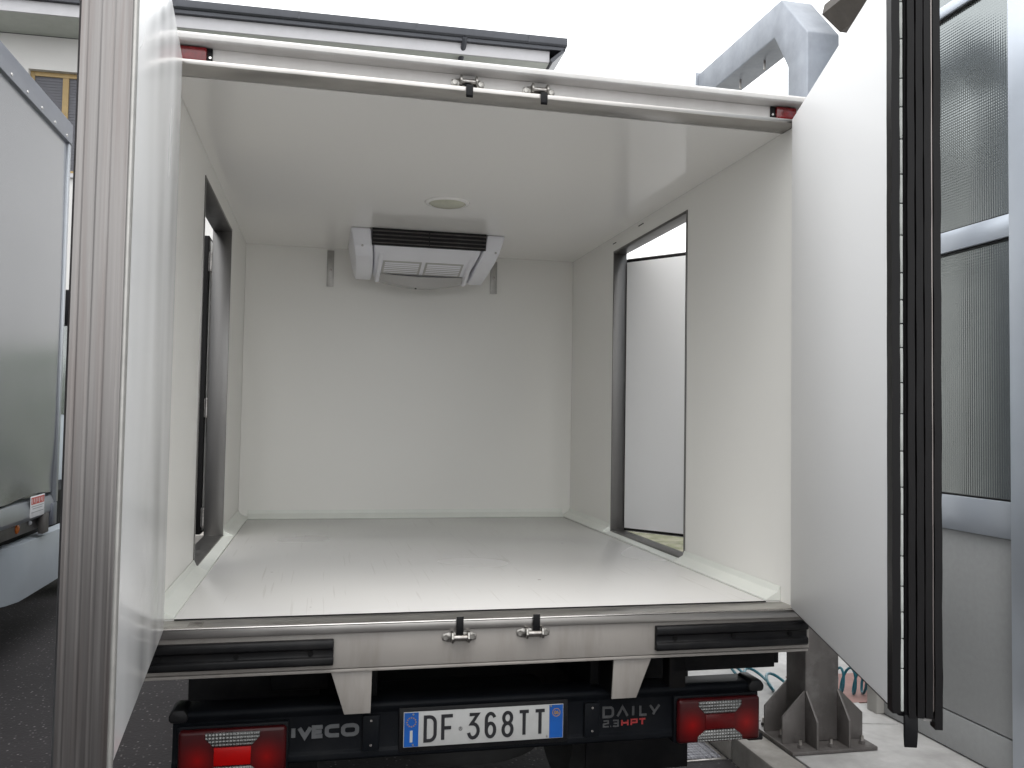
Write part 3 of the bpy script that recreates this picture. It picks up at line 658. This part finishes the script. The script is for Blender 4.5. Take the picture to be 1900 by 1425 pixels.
# ------------------------------------------------------------------ gate post
GP = thing('gate_post', 'galvanised square steel gate post with bent arm on bolted base', 'post', (2.715, .885, .12))
x0, x1, y0, y1 = 2.632, 2.802, .80, .97
side = [(y0, .137), (y1, .137), (y1, 3.29), (1.10, 3.49), (2.0, 3.49), (2.0, 3.66), (1.035, 3.655), (y0, 3.395)]
MB().prism([(a, max(b, 1.0)) for a, b in side], 'x', x0, x1).build('arm_and_upper_post', 'galv', GP, .008, 3)
bx('lower_post', 'galv_dark', GP, x0+.0006, x1-.0006, y0+.0006, y1-.0006, .1365, .9995, .008, seg=3)
bx('end_plate', 'galv', GP, x0-.012, x1+.012, 2.0005, 2.012, 3.478, 3.672, .002)
bx('base_plate', 'galv_dark', GP, 2.512, 2.93, .70, 1.09, .1205, .1365, .003)
def gus(poly, axis, a): MB().prism(poly, axis, a, a+.010).build('gusset', 'galv_dark', GP, .001)
for yy in (y0+.001, y1-.011):
    gus([(x0-.0005, .137), (x0-.0005, .365), (2.52, .255), (2.52, .137)], 'y', yy)
    gus([(x1+.0005, .137), (x1+.0005, .365), (2.922, .255), (2.922, .137)], 'y', yy)
for xx in (x0+.001, x1-.011):
    gus([(y0-.0005, .137), (y0-.0005, .365), (.708, .255), (.708, .137)], 'x', xx)
    gus([(y1+.0005, .137), (y1+.0005, .365), (1.08, .255), (1.08, .137)], 'x', xx)
for xx, yy in ((2.575, .745), (2.72, .735), (2.88, .745), (2.56, .88), (2.56, 1.04), (2.88, 1.04), (2.89, .88)):
    b_ = MB().cyl((xx, yy, .137), (xx, yy, .150), .015, 6).build('nut', 'galv_dark', GP); MB().cyl((xx, yy, .150), (xx, yy, .172), .008, 10).build('bolt', 'steel', b_)
for yy in (1.35, 1.62): MB().cyl((2.717, yy, 3.44), (2.717, yy, 3.489), .006, 8).build('bolt', 'steel', GP)

# ------------------------------------------------------------------ glazed building on the right
B = thing('glazed_building', 'pale building front with silver framed patterned glass at the right edge', 'building', (4.6, -1, .12))
BX = 3.25
def opening(y0, y1):
    bx('base_panel', 'bld_panel', B, BX+.012, BX+.06, y0, y1, .125, .285, .002)
    bx('lower_panel', 'bld_panel', B, BX+.012, BX+.06, y0, y1, .292, 1.102, .002)
    bx('transom', 'bld_alu', B, BX-.004, BX+.07, y0, y1, 1.105, 1.258, .004)
    bx('glass_pane', 'pane', B, BX+.022, BX+.03, y0, y1, 1.25, 2.37)
    bx('transom', 'bld_alu', B, BX-.004, BX+.07, y0, y1, 2.362, 2.457, .004)
    bx('glass_pane', 'pane', B, BX+.022, BX+.03, y0, y1, 2.45, 3.475)
    bx('transom', 'bld_alu', B, BX-.004, BX+.07, y0, y1, 3.468, 3.52, .004)
    bx('glass_pane', 'pane', B, BX+.022, BX+.03, y0, y1, 3.51, 4.1)
    for z in (1.259, 2.355, 2.4575, 3.461, 3.521): bx('glazing_bead', 'gasket', B, BX+.008, BX+.0225, y0, y1, z, z+.006)
opening(.252, 1.12); opening(-1.25, -.31); opening(-2.75, -1.81)
bx('mullion', 'bld_alu', B, BX-.03, BX+.08, -.30, .25, .122, 4.1, .006)
bx('end_post', 'bld_wall', B, BX-.03, BX+.08, 1.12, 1.20, .122, 4.1, .006)
bx('mullion', 'bld_alu', B, BX-.03, BX+.08, -1.80, -1.26, .122, 4.1, .006)
bx('wall', 'bld_wall', B, BX+.085, 7.5, -4.5, 1.20, .05, 4.2); bx('wall', 'bld_wall', B, BX-.02, BX+.083, -4.5, -2.76, .05, 4.2)
bx('roof', 'soffit', B, BX-.05, 7.6, -4.6, 1.28, 4.205, 4.32)

# canopy corner of a roof beyond the gate post
R_ = thing('distant_roof_edge', 'brown roof soffit corner behind the top of the gate post', 'roof', (6.6, 5.6, 6))
MB().prism([(5.97, 6.28), (6.20, 6.10), (7.6, 6.10), (7.6, 6.40), (6.0, 6.40)], 'y', 2.2, 6.0).build('soffit', 'soffit', R_)
MB().prism([(6.30, 4.0), (9.0, 4.0), (9.0, 6.09), (6.30, 6.09)], 'y', 2.6, 5.5).build('wall', 'plaster', R_)
bx('wall', 'plaster', R_, 6.30, 9.0, 2.6, 5.5, .1, 4.0)

# ------------------------------------------------------------------ hoses
def coil(x0, y0, n, dx, r, z, name, mt, label, tail):
    pts = []
    for i in range(n*16+1):
        a = i/16*2*math.pi; pts.append((x0+dx*i/16+.012*math.sin(a), y0+.03*math.cos(a)+.02*math.sin(i*.11), z+r+r*math.sin(a)))
    o = MB().tube(tail + pts, .007, 7).build(name, mt, smooth=True); tag(o, label, 'hose'); return o
coil(2.98, 1.42, 9, .055, .066, .132, 'coiled_hose', 'hose', 'teal coiled air hose lying by the gate post on pink paving', [])
pts = [(2.82, 1.84, .135)]
for i in range(40):
    t_ = i/39; pts.append((2.80+.17*t_+.05*math.sin(t_*17), 1.82-.34*t_+.10*math.sin(t_*17+1), .150+.03*math.sin(t_*17+2)+.012*t_))
o = MB().tube(pts, .008, 7).build('loose_hose', 'hose'); tag(o, 'loose teal hose loops on the pavement left of the gate post', 'hose')
pts = []
for i in range(90):
    a = i*.45; rr = .12+.02*math.sin(i*.6); pts.append((3.02+rr*1.1*math.cos(a), 2.22+rr*math.sin(a), .135+.0022*i*.35+.01*math.sin(i*.9)**2))
o = MB().tube(pts, .010, 7).build('hose_pile', 'hose_blue'); tag(o, 'pile of blue hose on the pavement seen beneath the truck box', 'hose')

# ------------------------------------------------------------------ neighbouring truck
N_ = thing('curtain_side_truck', 'grey tarpaulin sided truck parked close along the left', 'truck', (-2.5, .5, 0))
NX = -1.3
vs_ = []; fs = []; ny, nz = 60, 30
for i in range(ny+1):
    for k in range(nz+1):
        yy = -4+7.70*i/ny; zz = 1.03+2.42*k/nz; fold = math.exp(-(zz-1.03)*5)
        vs_.append((NX-.012+.010*fold*math.sin(yy*7+zz*9)+.006*math.sin(yy*2.1)*math.sin((zz-1)*1.3), yy, zz+ (0.014*math.sin(yy*6.2) if k == 0 else 0)))
for i in range(ny):
    for k in range(nz): a = i*(nz+1)+k; fs.append((a, a+1, a+nz+2, a+nz+1))
MB().add(vs_, fs).build('tarpaulin', 'curtain', N_, smooth=True)
bx('load_body', 'curtain', N_, -3.75, NX-.06, -4.0, 3.70, 1.0, 3.56)
bx('top_rail', 'rail_grey', N_, NX-.06, NX+.012, -4.02, 3.76, 3.44, 3.585, .006)
yy = 3.62
while yy > 1.0:
    MB().lathe([(.010, 0), (.007, .004)], (NX+.0118, yy, 3.468), 'x', 10).build('rivet', 'chrome', N_); yy -= .27
bx('corner_post', 'silver', N_, NX-.06, NX+.004, 3.705, 3.76, .95, 3.439, .004)
MB().prism([(NX-.10, .87), (NX-.03, .87), (NX-.004, .90), (NX-.004, .96), (NX-.02, 1.0), (NX-.10, 1.02)], 'y', -4.0, 3.70).build('side_rail', 'silver', N_, .006)
bx('sticker', 'sticker', N_, NX-.0035, NX-.0015, 3.20, 3.47, .902, .957); s_ = bx('notice', 'sticker', N_, NX-.002, NX+.0025, 3.20, 3.47, .895, 1.03, .001)
q = bx('red_heading', 'sticker_red', s_, NX+.0026, NX+.0034, 3.208, 3.462, .978, 1.022)
for k in range(7): bx('heading_mark', 'sticker', s_, NX+.0035, NX+.0039, 3.222+.034*k, 3.232+.034*k, .984+.006*(k % 2), 1.014)
for k, z in enumerate((.962, .948, .925)): bx('print_line', 'sticker_grey', s_, NX+.0026, NX+.0034, 3.215+.02*(k == 1), 3.45-.02*(k == 1), z, z+.005)
bx('chassis', 'black', N_, -3.5, NX-.12, -4.0, 5.5, .62, .99)
MB().lathe([(.034, 0), (.030, .012), (.012, .020)], (NX-.06, 3.14, .838), 'x', 18).build('marker_lamp', 'amber', N_, smooth=True)
bx('lamp_bracket', 'galv_dark', N_, NX-.10, NX-.055, 2.0, 3.66, .79, .868, .004)
MB().lathe([(.016, 0), (.012, .01), (.004, .014)], (NX-.05, 3.36, .850), 'x', 12).build('cap', 'evap_white', N_, smooth=True)
bx('lashing_plate', 'galv_dark', N_, NX-.04, NX-.008, 3.50, 3.62, .76, .90, .004); bx('post_foot', 'rail_grey', N_, NX-.05, NX+.006, 3.64, 3.745, .80, .948, .004)
# wrap-round skirt ahead of the wheel
vs_ = []; fs = []; n_ = 16
for i in range(n_+1):
    t_ = i/n_; yy = 2.93+1.9*t_; xx = NX-.035-.10*max(0, 1-7*t_)**2
    lo = .385
    vs_ += [(xx-.06, yy, lo-.01), (xx, yy, lo), (xx+.012, yy, .55), (xx, yy, .735), (xx-.07, yy, .745)]
for i in range(n_):
    for k in range(4): a = i*5+k; fs.append((a, a+1, a+6, a+5))
MB().add(vs_, fs).build('wheel_skirt', 'truck_white', N_, smooth=True)
bx('side_guard', 'truck_white', N_, NX-.14, NX-.09, -1.5, 2.915, .36, .74, .02)
p = part('cab', N_, (-2.5, 4.8, .5))
MB().prism([(4.9, .45), (6.7, .45), (6.85, .8), (6.8, 1.5), (6.3, 2.45), (4.05, 2.5), (3.95, 2.4), (3.95, .9), (4.9, .9)], 'x', -3.4, -1.70).build('body', 'truck_white', p, .04, 3)
MB().prism([(5.2, 1.55), (6.5, 1.5), (6.2, 2.3), (5.2, 2.35)], 'x', -1.702, -1.694).build('side_window', 'pane', p, .002)
bx('rear_wing', 'black_rubber', p, -1.72, -1.40, 3.80, 3.94, .58, .74, .01)
bx('mirror', 'black_rubber', p, -1.67, -1.58, 4.95, 5.02, 2.28, 2.58, .02); MB().tube([(-1.7, 5.0, 2.5), (-1.63, 5.0, 2.53)], .012, 8).build('mirror_arm', 'black_rubber', p)
for yy in (-2.2, 5.75): wheel(-1.60, yy, .38, .24, 'wheel', N_); wheel(-3.3, yy, .38, .24, 'wheel', N_)

# ------------------------------------------------------------------ house behind, turned a little
HS = thing('house', 'white house with dark gutter and ochre window behind the trucks', 'house', (0, 14, 0))
ang = math.radians(-1.6); pv_ = Vector((4.62, 12.0, 0))
def TH(q):   # local x to the left of the corner is negative
    return pv_ + Vector((q.x*math.cos(ang)-q.y*math.sin(ang), q.x*math.sin(ang)+q.y*math.cos(ang), q.z))
HW = .97
def hb(name, m_, par, x0, x1, y0, y1, z0, z1, bevel=0.): return MB(TH).box(x0, x1, y0, y1, z0, z1).build(name, m_, par, bevel)
# wall with the window cut out: window local x from -9.35 to -7.9
wx0, wx1, wz0, wz1 = -9.24, -8.10, 5.66, 7.44
m = MB(TH); X0, X1 = -24, -1.0
m.box(X0, wx0, HW, HW+9, -.2, 8.02); m.box(wx1, X1, HW, HW+9, -.2, 8.02); m.box(wx0, wx1, HW, HW+9, -.2, wz0); m.box(wx0, wx1, HW, HW+9, wz1, 8.02)
m.box(wx0-.01, wx1+.01, HW+.3, HW+8, wz0-.01, wz1+.01)
m.build('wall', 'plaster', HS)
p = part('window', HS, TH(Vector(((wx0+wx1)/2, HW+.1, wz0))))
for a, b, c, d in ((wx0, wx0+.07, wz0, wz1), (wx1-.07, wx1, wz0, wz1), (wx0+.07, wx1-.07, wz1-.08, wz1), (wx0+.07, wx1-.07, wz0, wz0+.08), ((wx0+wx1)/2-.05, (wx0+wx1)/2+.05, wz0+.08, wz1-.08)):
    hb('frame', 'win_wood', p, a+.002, b-.002, HW+.10, HW+.17, c+.002, d-.002)
xm = (wx0+wx1)/2
for a, b in ((wx0+.068, xm-.048), (xm+.048, wx1-.068)):
    z = wz0+.08
    while z < wz1-.1: hb('shutter_slat', 'shutter', p, a, b, HW+.13, HW+.145, z, z+.046); z += .05
    hb('shutter_backing', 'shutter', p, a, b, HW+.15, HW+.16, wz0+.06, wz1-.06)
hb('sill', 'fascia', HS, wx0-.08, wx1+.08, HW-.06, HW+.09, wz0-.07, wz0)
hb('soffit', 'house_soffit', HS, X0, -.30, .14, HW-.002, 8.03, 8.06); hb('fascia_board', 'fascia', HS, X0, -.30, .10, .1395, 8.035, 8.235)
hb('eave_board', 'gutter', HS, X0, -.02, .02, 9.9, 8.24, 8.30)
MB(TH).prism([(.10, 8.302), (.0, 8.302), (-.03, 8.33), (-.03, 8.45), (-.015, 8.46), (.0, 8.45), (.0, 8.34), (.10, 8.34)], 'x', X0, 0).build('gutter', 'gutter', HS, .004)
for k in range(6): hb('gutter_joint', 'gutter', HS, -.72-2.0*k, -.69-2.0*k, -.036, -.0305, 8.32, 8.452)
MB(TH).tube([(-1.86, .02, 8.31), (-1.86, .05, 8.22), (-1.88, .16, 8.10), (-1.9, .30, 7.95), (-1.92, HW-.10, 7.70), (-1.92, HW-.06, 7.4), (-1.92, HW-.06, .2)], .05, 10).build('downpipe', 'gutter', HS, smooth=True)
MB(TH).prism([(-.30, 8.06), (-.02, 8.30), (-.02, 8.24), (-.26, 8.0)], 'y', .02, 9.8).build('verge_board', 'gutter', HS)
hb('gable_wall', 'plaster', HS, -1.0, -.98, HW, HW+9, -.2, 8.0)
MB(TH).prism([(.12, 8.34), (5.5, 9.6), (5.5, 9.64), (.12, 8.44)], 'x', X0, -.04).build('roof', 'rooftile', HS)
tile = None
for k in range(12):
    xk = -.20-.20*k; mm = MB(TH)
    a_ = [(xk+.09*math.cos(t_), 8.42+.055*math.sin(t_)) for t_ in [math.pi*i/8 for i in range(9)]] + [(xk-.06*math.cos(math.pi*i/8)*1, 8.42+.03*math.sin(math.pi*i/8)) for i in range(9)]
    b_ = [(px_, pz_+.10) for px_, pz_ in a_]
    mm.prism(a_, 'y', .02, .5, b_).build('roof_tile', 'rooftile', HS)

# ------------------------------------------------------------------ planting behind
def hedge():
    t = thing('hedge', 'green leafy hedge along the house, glimpsed between the trucks', 'hedge', (-2.5, 11.2, 0))
    for k in range(9): MB().tube([(-8.5+1.4*k, 11.2, .05), (-8.45+1.4*k, 11.25, 1.2)], [.05, .03], 7).build('trunk', 'trunk', t)
    m = MB(); rnd = random.Random(5)
    for i in range(9000):
        x_ = rnd.uniform(-9, 3.4); hh = 2.25+.18*math.sin(x_*1.7)+.12*math.sin(x_*4.1)
        z_ = .1+(hh-.1)*rnd.random()**.8; w_ = .42*(1-.4*(z_/hh)**3)+.06*math.sin(x_*6+z_*4)
        y_ = 11.2+rnd.choice((-1, -1, 1))*w_*rnd.uniform(.55, 1.05)
        if rnd.random() < .18: z_ = hh+rnd.uniform(-.1, .12); y_ = 11.2+rnd.uniform(-.3, .3)
        o = Vector((x_, y_, z_)); a = Vector((rnd.uniform(-1, 1), rnd.uniform(-1, .4), rnd.uniform(-.5, 1))).normalized(); b = a.orthogonal().normalized(); s_ = rnd.uniform(.05, .10)
        m.add([o-a*s_, o+b*s_*.5, o+a*s_, o-b*s_*.5], [(0, 1, 2, 3)])
    m.build('foliage', 'leaf', t)
hedge()
g2 = MB().box(-9, 1.5, 8.2, 8.5, 0, .12).build('verge_kerb', 'kerb'); tag(g2, 'low kerb before the planting', 'kerb', kind='structure')
g3 = MB().box(-9, 1.5, 8.5, 11.9, 0, .10).build('planting_bed', 'grass'); tag(g3, 'green ground cover behind the trucks', 'ground cover', kind='stuff')
g4 = MB().box(3.35, 7.5, 5.2, 9.5, .05, .128).build('mossy_verge', 'grass'); tag(g4, 'mossy ground seen through the right side opening', 'ground', kind='structure')
